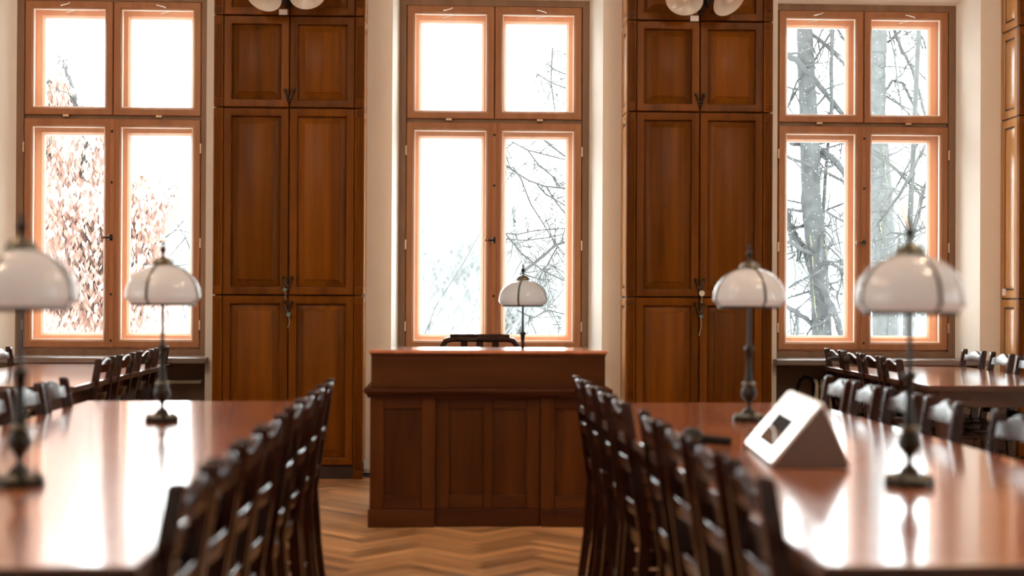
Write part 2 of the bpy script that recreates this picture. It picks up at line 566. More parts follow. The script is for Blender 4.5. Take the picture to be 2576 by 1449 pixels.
def build_window(idx, f0, f1, sill=True, sx0=None, sx1=None, mir=False):
    """A box window: inner and outer sashes, two above and two below the transom. Built around the frame's centre."""
    c = (f0 + f1) / 2
    hw = (f1 - f0) / 2
    root = link('window_%d' % idx, None, None, (c, 0, 0))
    root.empty_display_size = .2
    structure(root)
    cw = .052
    b = B()
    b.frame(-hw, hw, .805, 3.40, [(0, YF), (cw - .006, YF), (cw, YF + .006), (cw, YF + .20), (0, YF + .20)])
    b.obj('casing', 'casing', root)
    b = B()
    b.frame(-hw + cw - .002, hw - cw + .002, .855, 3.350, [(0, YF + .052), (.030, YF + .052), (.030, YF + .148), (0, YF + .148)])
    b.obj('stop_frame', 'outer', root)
    b = B()
    b.box(-hw + cw, hw - cw, YF + .030, YF + .19, 2.498, 2.545, bevel=.004)
    b.obj('transom', 'casing', root)
    b = B()
    b.box(-.018, .018, YF + .046, YF + .19, 2.54, 3.35, bevel=.003)
    b.obj('mullion', 'framex', root)
    xi = hw - cw - .004
    up0, up1, lo0, lo1 = 2.535, 3.352, .868, 2.506
    sw = .055
    iy, oy = YF + .004, YF + .150
    S = []
    for s in (-1, 1):
        xa, xb = (-xi, -.003) if s < 0 else (.003, xi)
        u = sash(root, 'sash', xa, xb, up0, up1, iy, sw, 'frame')
        l = sash(root, 'sash', xa, xb, lo0, lo1, iy - .004, sw, 'frame')
        xa, xb = (-xi + .012, -.004) if s < 0 else (.004, xi - .012)
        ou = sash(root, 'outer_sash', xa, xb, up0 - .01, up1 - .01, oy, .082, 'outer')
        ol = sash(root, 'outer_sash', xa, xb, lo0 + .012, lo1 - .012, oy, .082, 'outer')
        # hinges at the outer side
        for z, ss in ((1.03, l), (1.62, l), (2.30, l)):
            b = B()
            b.tube([(s * (xi + .004), iy - .010, z - .035), (s * (xi + .004), iy - .010, z + .035)], .007, 8)
            b.obj('hinge', 'hinge', ss)
        b = B()                             # block hinges under the upper sash
        b.box(s * .33 - .022, s * .33 + .022, iy - .014, iy + .01, up0 - .016, up0 + .001, bevel=.003)
        b.obj('hinge', 'hinge', u)
        # casement hooks on the top rails
        for ss, yy, zz, sl in ((u, iy, up1 - .030, s), (ou, oy, up1 - .052, -1)):
            b = B()
            cx = s * .34
            b.tube([(cx - .032, yy - .008, zz + .006 * sl), (cx + .026, yy - .010, zz - .008 * sl), (cx + .034, yy - .010, zz - .016 * sl)], .0038, 6)
            b.tube([(cx - .030, yy + .004, zz + .005 * sl), (cx - .030, yy - .010, zz + .005 * sl)], .005, 6)
            b.obj('casement_hook', 'steel', ss)
        S.append((u, l, ou, ol))
    # astragal over the meeting stiles of the lower casements, with beads, and its espagnolette
    b = B()
    prof = [(-.040, iy), (-.040, iy - .010), (-.033, iy - .014), (-.026, iy - .010), (-.020, iy - .010), (-.014, iy - .018),
            (.014, iy - .018), (.020, iy - .010), (.026, iy - .010), (.033, iy - .014), (.040, iy - .010), (.040, iy)]
    b.prism(prof, lo0 + .005, lo1 - .005)
    a = b.obj('astragal', 'frame', root, angle=25)
    b = B()
    zk = 1.655
    b.box(-.010, .010, iy - .024, iy - .016, zk - .022, zk + .022, bevel=.004)
    b.tube([(0, iy - .02, zk), (0, iy - .052, zk)], .008, 10)
    b.tube([(0, iy - .048, zk), (-.045, iy - .05, zk - .002)], [.0075, .006], 8)
    b.tube([(-.010, iy - .05, zk - .022), (-.010, iy - .05, zk + .022)], .004, 6)
    b.obj('espagnolette', 'iron', a)
    b = B()
    b.ball((-.056, iy - .05, zk - .002), .014, 1.15, 1, 1)
    b.obj('handle_knob', 'frame', a)
    for z in (lo0 + .05, 1.25, 2.05, lo1 - .09):
        b = B()
        b.box(-.008, .008, iy - .022, iy - .016, z - .009, z + .009, bevel=.003)
        b.obj('bolt_guide', 'iron', a)
    if sill:
        b = B()
        b.box(sx0 - c, sx1 - c, YW - .125, YF + .01, .772, .812, bevel=.006, seg=2)
        b.obj('sill', 'granite', root, smooth=False)
    return root


w1 = build_window(1, *FRAM[1], True, -3.34, -1.705)
w2 = build_window(2, *FRAM[2], True, -.425, 1.055)
w3 = build_window(3, *FRAM[3], True, 2.285, 3.80)
for n, (y0, y1) in enumerate(SIDE_FILL):  # window copies for the added side fill
    for q, (x, rz) in enumerate(((XL - .05 + YF, PI / 2), (XR + .05 - YF, -PI / 2))):
        c = dup(w2, (x, (y0 + y1) / 2, 0), rz)
        c.name = 'window_%d' % (6 + 2 * n + q)
        c['kind'] = 'structure'
# row of windows carried on unseen to both sides, added for more light
for n, (f0, f1) in ((4, FRAM[0]), (5, FRAM[4])):
    c = dup(w2, ((f0 + f1) / 2, 0, 0))
    c.name = 'window_%d' % n
    c['kind'] = 'structure'

# ------------------------------------------------------------------ tall cupboards
ROWS = [(.095, 1.244), (1.252, 2.518), (2.526, 3.144), (3.152, 3.77)]


def handle_mesh(lean):
    """A drop pull: round stud with a hanging waisted pendant."""
    b = B()
    b.lathe([(.012, 0), (.012, .006), (.007, .010), (.007, .020), (.010, .024), (.006, .030)], 12, mat=Matrix.Rotation(PI / 2, 4, 'X'))
    pts = [(0, -.018, 0), (lean * .010, -.022, -.030), (lean * .022, -.024, -.062)]
    b.tube(pts, [.009, .0065, .010], 8)
    b.ball((lean * .026, -.024, -.074), .013, 1, .7, 1, 10, 6)
    return b.mesh('handle', 'iron')


HM = {s: handle_mesh(s) for s in (-1, 1)}


def raised_door(parent, x0, x1, z0, z1, yf, hand, hz, mat='cab', name='door'):
    """Door: moulded frame, bevelled raised panel, drop handle."""
    sw = .054
    b = B()
    b.frame(x0, x1, z0, z1, [(0, yf + .006), (.005, yf), (sw - .008, yf), (sw - .002, yf + .004), (sw, yf + .030), (sw, yf + .042), (0, yf + .042)])
    d = b.obj(name, mat, parent)
    b = B()
    b.rect(x0 + sw, x1 - sw, z0 + sw, z1 - sw, [(0, yf + .041), (0, yf + .035), (.006, yf + .034), (.048, yf + .006), (.049, yf + .001), (.051, yf)], True, True)
    b.obj('raised_panel', mat, d)
    if hand:
        xh = (x1 - .024) if hand > 0 else (x0 + .024)
        link('handle', HM[hand], d, (xh, yf, hz))
    return d


def side_panels(parent, x, sgn, y0, y1):
    """Panelled side face of a cupboard, one panel per tier."""
    for z0, z1 in ROWS:
        b = B()
        sw = .060
        e = sgn * .0005
        rings = []
        for ins, d in [(0, 0), (.004, .010), (sw - .012, .010), (sw - .004, .006), (sw, -.004)]:
            rings.append((ins, x + sgn * d))
        b.rect(y0, y1, z0, z1, rings, False, False, axis='x')
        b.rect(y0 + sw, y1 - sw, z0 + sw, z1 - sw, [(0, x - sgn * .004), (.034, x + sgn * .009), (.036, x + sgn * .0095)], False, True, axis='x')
        b.obj('side_panel', 'cabside_lit', parent)


def pilaster(parent, x0, x1, z0, z1, yf):
    """Fluted strip with a turned rosette in a block at both ends."""
    w = x1 - x0
    b = B()
    k = .062
    poly = [(x0, yf + .047), (x0, yf + .004), (x0 + .004, yf)]
    nf = 4
    m = .009
    fw_ = (w - 2 * m) / nf
    for i in range(nf):
        a = x0 + m + i * fw_ + .0016
        c = a + fw_ - .0032
        poly += [(a, yf), (a + (c - a) * .2, yf + .004), ((a + c) / 2, yf + .0055), (c - (c - a) * .2, yf + .004), (c, yf)]
    poly += [(x1 - .004, yf), (x1, yf + .004), (x1, yf + .047)]
    b.prism(poly, z0 + k, z1 - k)
    for a, c in ((z0, z0 + k), (z1 - k, z1)):
        b.box(x0, x1, yf, yf + .047, a, c, bevel=.003)
    o = b.obj('pilaster', 'cab', parent, angle=20)
    R = Matrix.Rotation(PI / 2, 4, 'X')
    for zc, s in ((z0 + k / 2, 1), (z1 - k / 2, -1)):
        b = B()
        b.lathe([(.026, -.001), (.026, .002), (.021, .004), (.017, .001), (.012, .001), (.010, .005), (.004, .007), (.001, .007)], 16, ((x0 + x1) / 2, yf, zc), mat=R, cap0=False)
        for q in (-1, 0, 1):
            b.ball(((x0 + x1) / 2 + q * .014, yf, zc + s * .044), .003, 1, .6, 1, 6, 4)
        b.obj('rosette', 'cab', o)
    return o


def cupboard(label, x0, x1, left_side, right_side, knots=(), front=True):
    root = thing('tall_cupboard', label, 'cupboard', ((x0 + x1) / 2, YC, 0))
    hw = (x1 - x0) / 2
    dY = YW - YC - .001
    b = B()                                 # carcass behind the doors
    b.box(-hw + .012, hw - .012, .046, dY, .0, 3.90)
    b.obj('carcass', 'toe', root, smooth=False)
    b = B()
    b.rect(-hw, hw, -.0, dY - .052, [(-.0, 3.775), (-.012, 3.785), (-.02, 3.82), (-.045, 3.86), (-.05, 3.90), (0, 3.90)], True, True, axis='z')
    b.obj('cornice', 'cabx', root)
    b = B()
    b.box(-hw + .062, hw - .062, .020, .045, 0, .094)
    b.obj('toe_board', 'toe', root)
    pw = .064
    for r, (z0, z1) in enumerate(ROWS):
        for a, c in ((-hw, -hw + pw), (hw - pw, hw)):
            pilaster(root, a, c, 0 if r == 0 else z0, z1, 0)
        dx = hw - pw - .003
        hz = (z1 - .045) if r == 0 else (z0 + .115)
        for s in (-1, 1):
            xa, xb = (-dx, -.003) if s < 0 else (.003, dx)
            raised_door(root, xa, xb, z0, z1, .003, -s, hz)
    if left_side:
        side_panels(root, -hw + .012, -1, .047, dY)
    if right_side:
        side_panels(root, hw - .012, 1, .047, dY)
    for kx, kz, kr, el in knots:
        b = B()
        b.lathe([(kr, 0), (kr * .6, .0015), (.0003, .002)], 7, (kx - (x0 + x1) / 2, .0042, kz), mat=Matrix.Rotation(PI / 2, 4, 'X') @ Matrix.Diagonal((1, el, 1, 1)), wob=lambda a: 1 + .3 * math.sin(3 * a + kx * 9))
        b.obj('knot', 'knot', root)
    return root


def kpos(px, py, r, el=1.0):
    p = at(px, py, YC)
    return (p.x, p.z, r, el)


cupboard('tall panelled cupboard with fluted pilasters between the first and middle windows, teal key tags', -1.623, -.604, False, True,
         [kpos(812, 510, .006)])
cupboard('tall panelled cupboard behind the table with white display, dark knots on its door', 1.190, 2.199, True, False,
         [kpos(1673, 390, .008, .7), kpos(1673, 517, .011, 1.4), kpos(1849, 515, .006, .7)])
cupboard('tall cupboard at the frame edge showing its panelled side lit by the window', 3.925, 4.94, True, False)


# keys with round tags hanging at the handles
def key_tag(x, z, mat, label, r=.015, cord=.0):
    root = thing('key_tag', label, 'key', (x, YC - .032, z))
    b = B()
    b.lathe([(r * .85, .0), (r, .003), (r, .007), (r * .85, .010), (r * .3, .011)], 16, mat=Matrix.Rotation(PI / 2, 4, 'X'))
    b.obj('tag', mat, root)
    b = B()
    b.tube([(0, .004, r), (.002, .012, r + .022), (0, .028, r + .030)], .002, 5)
    b.obj('key', 'iron', root)
    if cord:
        b = B()
        b.tube([(0, .004, -r), (.004, .012, -r - cord * .4), (-.003 if cord < .06 else .0, .018, -r - cord * .7), (.010 if cord < .06 else -.010, .020, -r - cord)], .0017, 5)
        b.obj('cord', 'tagw', root)
    return root


for px, py, mt, lab, rr, cd in (
        (718, 729, 'tag', 'teal key tag at the upper of two handle pairs, cupboard with teal tags', .014, .05),
        (727.5, 791, 'tag', 'teal key tag at the lower handle pair, hanging over a long cord', .016, .075),
        (1763.5, 738, 'tagw', 'round white-rimmed key tag at the upper handle pair near the lamp', .020, .05),
        (1761.5, 796, 'tag', 'dark key tag with long pale cord at the lower handle pair near the lamp', .013, .12)):
    p = at(px, py, YC)
    key_tag(p.x, p.z, mt, lab, rr, cd)

# paper labels on the cupboards
for px, py, lab in ((712.5, 31, 'small white paper label under the wall lamp of the cupboard with teal tags'),
                    (1747.5, 47, 'small white paper label under the wall lamp of the cupboard with knots')):
    p = at(px, py, YC)
    b = B(); b.box(-.028, .028, -.003, .0005, -.017, .012)
    b.box(-.028, .028, -.007, .0005, .012, .020)
    tag(b.obj('paper_label', 'paper', None, (p.x, YC + .002, p.z)), lab, 'label')
p = at(2520, 735, YC + .30)
b = B(); b.box(-.004, .0, -.03, .03, -.024, .024)
tag(b.obj('paper_label', 'paper', None, (3.928, YC + .27, p.z)), 'small white label on the panelled cupboard side at the frame edge', 'label')


# ------------------------------------------------------------------ two-armed wall lamps at the top of the cupboards
def sconce(label, x, z, shades):
    root = thing('wall_lamp', label, 'lamp', (x, YC, z))
    b = B()
    b.lathe([(.050, 0), (.050, .008), (.040, .016), (.022, .022), (.018, .050), (.024, .060), (.012, .075)], 20, mat=Matrix.Rotation(PI / 2, 4, 'X'))
    b.tube([(0, -.045, .0), (0, -.06, -.04), (0, -.055, -.075)], [.014, .012, .006], 10)
    b.obj('backplate', 'brass', root)
    for sx, sz, tilt in shades:
        end = Vector((sx, -.30, sz))
        ax = Vector((tilt * .35, -.62, -.70)).normalized()
        neck = end - ax * .085
        b = B()
        b.tube([(0, -.05, .01), (sx * .3, -.10, .10), (sx * .8, -.17, .16), neck - ax * .03], .008, 8)
        b.obj('arm', 'brass', root)
        R = ax.to_track_quat('Z', 'Y').to_matrix().to_4x4()
        b = B()
        b.lathe([(.026, -.03), (.028, 0), (.020, .016)], 14, neck, mat=R)
        b.obj('shade_holder', 'brass', root)
        b = B()
        out = [(.024, .0), (.036, .008), (.070, .030), (.102, .058), (.122, .088), (.124, .092)]
        inn = [(.121, .091), (.100, .062), (.068, .034), (.034, .012), (.020, .006)]
        b.lathe(out + inn, 36, neck, mat=R, cap0=False, cap1=False)
        s = b.obj('shade', 'frost', root, angle=60)
        b = B()
        b.lathe([(.012, .010), (.014, .030), (.027, .060), (.030, .078), (.024, .098), (.010, .107), (.001, .108)], 16, neck, mat=R)
        b.obj('bulb', 'bulb', s)
    return root


p = at(722, 0, YC - .05)
c1 = at(664, -12, YC - .3); c2 = at(774, -17, YC - .3)
sconce('two-armed wall lamp with frosted bell shades above the cupboard with teal tags', p.x, p.z + .02,
       [(c1.x - p.x, c1.z - p.z - .02, -.7), (c2.x - p.x, c2.z - p.z - .02, .7)])
p = at(1779, 0, YC - .05)
c1 = at(1722, -1, YC - .3); c2 = at(1834, -1, YC - .3)
sconce('two-armed wall lamp with frosted bell shades above the cupboard with knots', p.x, p.z + .02,
       [(c1.x - p.x, c1.z - p.z - .02, -.5), (c2.x - p.x, c2.z - p.z - .02, 1.3)])


# ------------------------------------------------------------------ panelled desk in the aisle
def build_desk():
    x0, x1, yf = -.440, .835, 7.70
    c = (x0 + x1) / 2
    hw = (x1 - x0) / 2
    root = thing('front_desk', 'dark panelled wooden desk with raised front gallery in the aisle before the middle window', 'desk', (c, yf, 0))
    D = 1.02
    # plinth in three lengths, the middle one set back
    bays = [(-hw, -hw + .352, 0), (-hw + .352, hw - .352, .022), (hw - .352, hw, 0)]
    for a, d, s in bays:
        b = B(); b.box(a - (.010 if a < -.5 else 0), d + (.010 if d > .5 else 0), s - .012, s + .04, 0, .096, bevel=.005)
        b.obj('plinth', 'deskx', root)
    # front frames: stiles and rails, each bay
    zt, zb = .712, .096
    for a, d, s in bays:
        w_ = d - a
        mid = s > 0
        st = .074
        stiles = [(a, a + st), (d - st, d)]
        if mid:
            stiles.append(((a + d) / 2 - .024, (a + d) / 2 + .024))
        for p, q in stiles:
            b = B(); b.box(p, q, s, s + .03, zb, zt, bevel=.003)
            b.obj('stile', 'desk', root)
        stiles.sort()
        for (p, q), (r, t) in zip(stiles, stiles[1:]):
            b = B(); b.box(q, r, s + .001, s + .03, zb, zb + .072, bevel=.004)
            b.obj('rail', 'deskx', root)
            b = B(); b.box(q, r, s + .001, s + .03, zt - .072, zt, bevel=.003)
            b.obj('rail', 'deskx', root)
            b = B(); b.rect(q - .002, r + .002, zb + .070, zt - .070, [(0, s + .028), (0, s + .016), (.02, s + .0145)], True, True)
            b.obj('panel', 'desk', root)
    for s in (-1, 1):                       # pedestal sides and back
        b = B(); b.box(s * hw - (.022 if s > 0 else 0), s * hw + (.022 if s < 0 else 0), .03, D - .04, 0, .715, bevel=.003)
        b.obj('side_panel', 'desk', root)
    b = B(); b.box(-hw + .022, hw - .022, .052, .07, .05, .714)
    b.obj('back_panel', 'desk', root)
    # worktop with moulded edge
    b = B()
    b.rect(-hw - .034, hw + .034, -.048, D, [(.018, .712), (.012, .722), (.004, .728), (0, .736), (.003, .748), (.010, .752)], True, True, axis='z')
    b.obj('worktop', 'deskx', root)
    # raised gallery
    gx0, gx1 = -hw + .004, hw - .002
    b = B(); b.box(gx0, gx1, .004, .026, .752, .938, bevel=.003)
    b.obj('gallery_front', 'deskx', root)
    for s in (-1, 1):
        xx = gx0 if s < 0 else gx1 - .02
        b = B(); b.box(xx, xx + .02, .026, .40, .752, .938)
        b.obj('gallery_side', 'desk', root)
    b = B()
    b.rect(gx0 - .013, gx1 + .013, -.012, .45, [(.008, .936), (.001, .941), (0, .948), (.003, .954), (.007, .957)], True, True, axis='z')
    b.obj('gallery_top', 'table', root)
    b = B(); b.box(gx0 - .004, gx1 + .004, -.003, .004, .925, .936, bevel=.003)
    b.obj('moulding', 'deskx', root)
    b = B(); b.box(-hw - .016, hw + .016, -.022, .0, .700, .713, bevel=.004)
    b.obj('moulding', 'deskx', root)
    return root


build_desk()


# ------------------------------------------------------------------ reading tables
def reading_table(label, p0, p1, width, L, top=.77, rot=0.0):
    """p0: near-left corner at floor level; the table runs away along its own +y."""
    root = thing('reading_table', label, 'table', (p0, p1, 0), rot)
    b = B(); b.box(0, width, 0, L, top - .030, top, bevel=.004, seg=2)
    tt = b.obj('tabletop', 'table', root, smooth=False)
    b = B()
    b.rect(0, width, 0, L, [(-.004, top - .031), (-.004, top - .004), (-.002, top - .002), (.001, top - .002), (.001, top - .031), (-.004, top - .031)], False, False, axis='z')
    b.obj('edge_shade', 'tabled', tt, smooth=False)  # dark strip: shade painted along the table edges
    b = B()
    i = .075
    b.rect(i, width - i, i, L - i, [(0, top - .125), (0, top - .032), (.022, top - .032), (.022, top - .125), (0, top - .125)], False, False, axis='z')
    b.obj('apron', 'tabled', root)
    ys = [i + .002, L / 2 - .035, L - i - .072] if L > 3 else [i + .002, L - i - .072]
    for x in (i + .002, width - i - .072):
        for y in ys:
            b = B()
            b.loops([[(x + s, y + s, z), (x + .07 - s, y + s, z), (x + .07 - s, y + .07 - s, z), (x + s, y + .07 - s, z)] for s, z in ((.012, 0), (.004, .45), (0, .62), (0, top - .033))])
            b.obj('leg', 'tabled', root)
    b = B(); b.box(i + .03, width - i - .03, L / 2 - .02, L / 2 + .02, .66, .70)
    b.obj('stretcher', 'tabled', root)
    return root


RT = reading_table('long mahogany reading table carrying the white display and two lamps', .672, 2.525, 1.055, 3.89, rot=math.atan(.0268))
LT = reading_table('long mahogany reading table mirror-bright with window light, two lamps on it', -1.628, 2.537, 1.072, 3.94, rot=0.002)
FL = reading_table('far reading table against the wall under the window with autumn leaves', -2.93, 7.48, .97, 2.44, rot=-0.006)
FR = reading_table('far reading table against the wall under the window with tree trunks', 2.625, 7.715, .97, 2.25, rot=0.0)


# ------------------------------------------------------------------ chairs
def bow(x, amt, hw):
    return -amt * (1 - (x / hw) ** 2)


def slat(b, hw, y, z0, z1f, amt, th=.016, n=12, lean=.16, zref=.45):
    """Curved rail between the posts: lower edge z0, upper edge z1f(x)."""
    rings = []
    for i in range(n + 1):
        x = -hw + 2 * hw * i / n
        zt = z1f(x)
        yb = y - (z0 - zref) * lean + bow(x, amt, hw)
        yt = y - (zt - zref) * lean + bow(x, amt, hw)
        top = [(x, yt + th / 2 * math.cos(a), zt - .009 + .009 * math.sin(a)) for a in (0, PI / 6, PI / 3, PI / 2, PI * 2 / 3, PI * 5 / 6, PI)]
        rings.append([(x, yb - th / 2, z0), (x, yb + th / 2, z0)] + top)
    b.loops(rings)


def make_chair(label, group):
    root = thing('ladder_back_chair', label, 'chair', group=group)
    W, Hs, HT = .178, .45, .896
    yb = -.185                              # back of the seat
    for s in (-1, 1):
        # rear leg and back post in one sweep, leaning backwards above the seat
        b = B()
        x = s * (W - .014)
        rings = []
        for z, y, wx, wy in ((0, yb - .045, .013, .017), (.20, yb - .018, .014, .019), (.43, yb, .014, .021), (.60, yb - .024, .0135, .021), (.80, yb - .056, .013, .019), (HT - .016, yb - .069, .013, .018), (HT - .008, yb - .070, .0130, .018), (HT - .003, yb - .071, .0115, .0160), (HT, yb - .072, .0070, .0100)):
            rings.append([(x - wx, y - wy, z), (x + wx, y - wy, z), (x + wx, y + wy, z), (x - wx, y + wy, z)])
        b.loops(rings)
        b.obj('back_post', 'chair', root, angle=65)
        b = B()
        x = s * (W + .004)
        b.loops([[(x - q, .195 - q, z), (x + q, .195 - q, z), (x + q, .195 + q, z), (x - q, .195 + q, z)] for q, z in ((.013, 0), (.017, .25), (.019, .43))])
        b.obj('front_leg', 'chair', root)
        for z, r in ((.16, .010), (.28, .010)):
            b = B(); b.tube([(s * (W - .010), yb - .02, z), (s * (W + .002), .195, z)], r, 8)
            b.obj('side_stretcher', 'chair', root)
        b = B(); b.box(s * W - .011, s * W + .011, yb + .02, .18, .385, .436, bevel=.003)
        b.obj('seat_rail', 'chair', root)
    for y, z in ((.195, .22), (yb - .018, .20)):
        b = B(); b.tube([(-W, y, z), (W, y, z)], .010, 8)
        b.obj('cross_stretcher', 'chair', root)
    for y in (.195, yb):
        b = B(); b.box(-W + .012, W - .012, y - .011, y + .011, .385, .436, bevel=.003)
        b.obj('seat_rail', 'chair', root)
    b = B()                                 # dished wooden seat, wider in front
    rings = []
    for z, g in ((.434, .006), (.440, 0), (.452, 0), (.458, .008)):
        rings.append([(-W + .016 + g, yb + .010 + g, z), (W - .016 - g, yb + .010 + g, z), (W + .022 - g, .05, z), (W + .026 - g, .215 - g, z), (-W - .026 + g, .215 - g, z), (-W - .022 + g, .05, z)])
    rings.append([(p[0] * .7, p[1] * .7, .452) for p in rings[-1]])
    b.loops(rings)
    b.obj('seat', 'chair', root)
    hw = W - .020
    b = B()                                 # crest rail: low at the posts, a bracket-shaped peak in the middle
    def crest(x):
        t = abs(x) / hw
        k = max(0.0, 1 - t / .72)
        return .864 + .027 * (k * k * (3 - 2 * k)) + .004 * max(0, (t - .72) / .28)
    slat(b, hw, yb, .815, crest, .011, .024, 20)
    b.obj('crest_rail', 'chair', root, angle=45)
    b = B(); slat(b, hw, yb, .652, lambda x: .702, .013, .016, 12)
    b.obj('slat', 'chair', root, angle=45)
    b = B(); slat(b, hw, yb, .500, lambda x: .545, .012, .016, 12)
    b.obj('slat', 'chair', root, angle=45)
    return root


first = [None]
TOPB = .258                                 # how far the post tops lie behind the chair's origin


def chair(xtop, y, face, label, group, wob=True):
    """xtop: world x of the post tops; face: +1 sits facing +x, -1 facing -x."""
    rz = (-PI / 2 if face > 0 else PI / 2) + (random.uniform(-.03, .03) if wob else 0)
    x = xtop + face * TOPB
    if first[0] is None:
        first[0] = make_chair(label, group)
        first[0].location = (x, y, 0)
        first[0].rotation_euler = (0, 0, rz)
        return first[0]
    return dup(first[0], (x, y, 0), rz, label, group)


ORD = ['nearest', 'second', 'third', 'fourth', 'fifth', 'sixth', 'seventh', 'farthest']
ORD4 = ['nearest', 'second', 'third', 'farthest']
# aisle side of the table with the display
for i, y in enumerate([2.95, 3.40, 3.83, 4.25, 4.95, 5.36, 5.76, 6.18]):
    chair(.618 - (y - 2.9) * .019, y, 1,
          'dark ladder-back chair, %s of the eight on the aisle side of the display table' % ORD[i], 'aisle chairs at the display table')
# aisle side of the bright table
for i, y in enumerate([2.87, 3.28, 3.69, 4.11, 4.70, 5.10, 5.51, 5.92]):
    chair(-.512, y, -1,
          'dark ladder-back chair, %s of the eight on the aisle side of the mirror-bright table' % ORD[i], 'aisle chairs at the bright table')
# outer side of the display table
for i, y in enumerate([4.32, 4.96, 5.38, 5.84, 6.24]):
    chair(1.752 - (y - 4.3) * .018, y, -1,
          'dark ladder-back chair, %s of five on the outer side of the display table' % ['nearest', 'second', 'middle', 'fourth', 'farthest'][i], 'outer chairs at the display table')
# outer side of the bright table
for i, y in enumerate([5.16, 5.58, 5.98]):
    chair(-1.655, y, 1,
          'dark ladder-back chair, %s of three on the outer side of the mirror-bright table' % ['nearest', 'middle', 'farthest'][i], 'outer chairs at the bright table')
# far tables at the window wall
for i, y in enumerate([8.06, 8.58, 9.14, 9.68]):
    chair(-1.935 - (y - 8) * .01, y, -1,
          'dark chair, %s of four beside the far table under the autumn-leaf window' % ORD4[i], 'chairs at the far left table')
chair(-2.97, 9.50, 1, 'dark chair on the outer side of the far table under the autumn-leaf window', 'chairs at the far left table')
for i, y in enumerate([8.34, 8.80, 9.26, 9.72]):
    chair(2.600 + (y - 8.3) * .02, y, 1,
          'dark chair, %s of four on the near long side of the tree-trunk window table' % ORD4[i], 'chairs at the far right table')
for i, y in enumerate([8.70, 9.17, 9.66]):
    chair(3.60, y, -1,
          'dark chair, %s of three on the far long side of the tree-trunk window table' % ['nearest', 'middle', 'farthest'][i], 'chairs at the far right table')

# armchair behind the desk: only its bow-cornered back shows
P = at(1207, 842, 9.05)
root = thing('desk_chair', 'wooden chair with flat-topped round-cornered back behind the panelled desk', 'chair', (P.x, 9.0, 0))
hw = .245
b = B()
pts = [(-hw + .012, .03, .44), (-hw + .004, .045, .70), (-hw, .055, .86), (-hw + .006, .058, .93), (-hw + .03, .06, .965), (-hw + .07, .06, .975),
       (hw - .07, .06, .975), (hw - .03, .06, .965), (hw - .006, .058, .93), (hw, .055, .86), (hw - .004, .045, .70), (hw - .012, .03, .44)]
b.tube(pts, [.016, .016, .017, .018, .019, .020, .020, .019, .018, .017, .016, .016], 10)
b.obj('back_frame', 'chair', root)
b = B(); b.box(-hw + .055, hw - .055, .046, .074, .962, 1.008, bevel=.006)
b.obj('crest_rail', 'chair', root)
for x in (-.10, 0, .10):
    b = B(); b.box(x - .022, x + .022, .052, .064, .46, .968)
    b.obj('back_splat', 'chair', root)
b = B(); b.box(-.23, .23, -.40, .04, .43, .47, bevel=.012, seg=2)
b.obj('seat', 'chair', root, smooth=False)
for s in (-1, 1):
    for y in (-.37, .02):
        b = B(); b.tube([(s * .205, y, .0), (s * .20, y, .432)], [.015, .02], 8)
        b.obj('leg', 'chair', root)


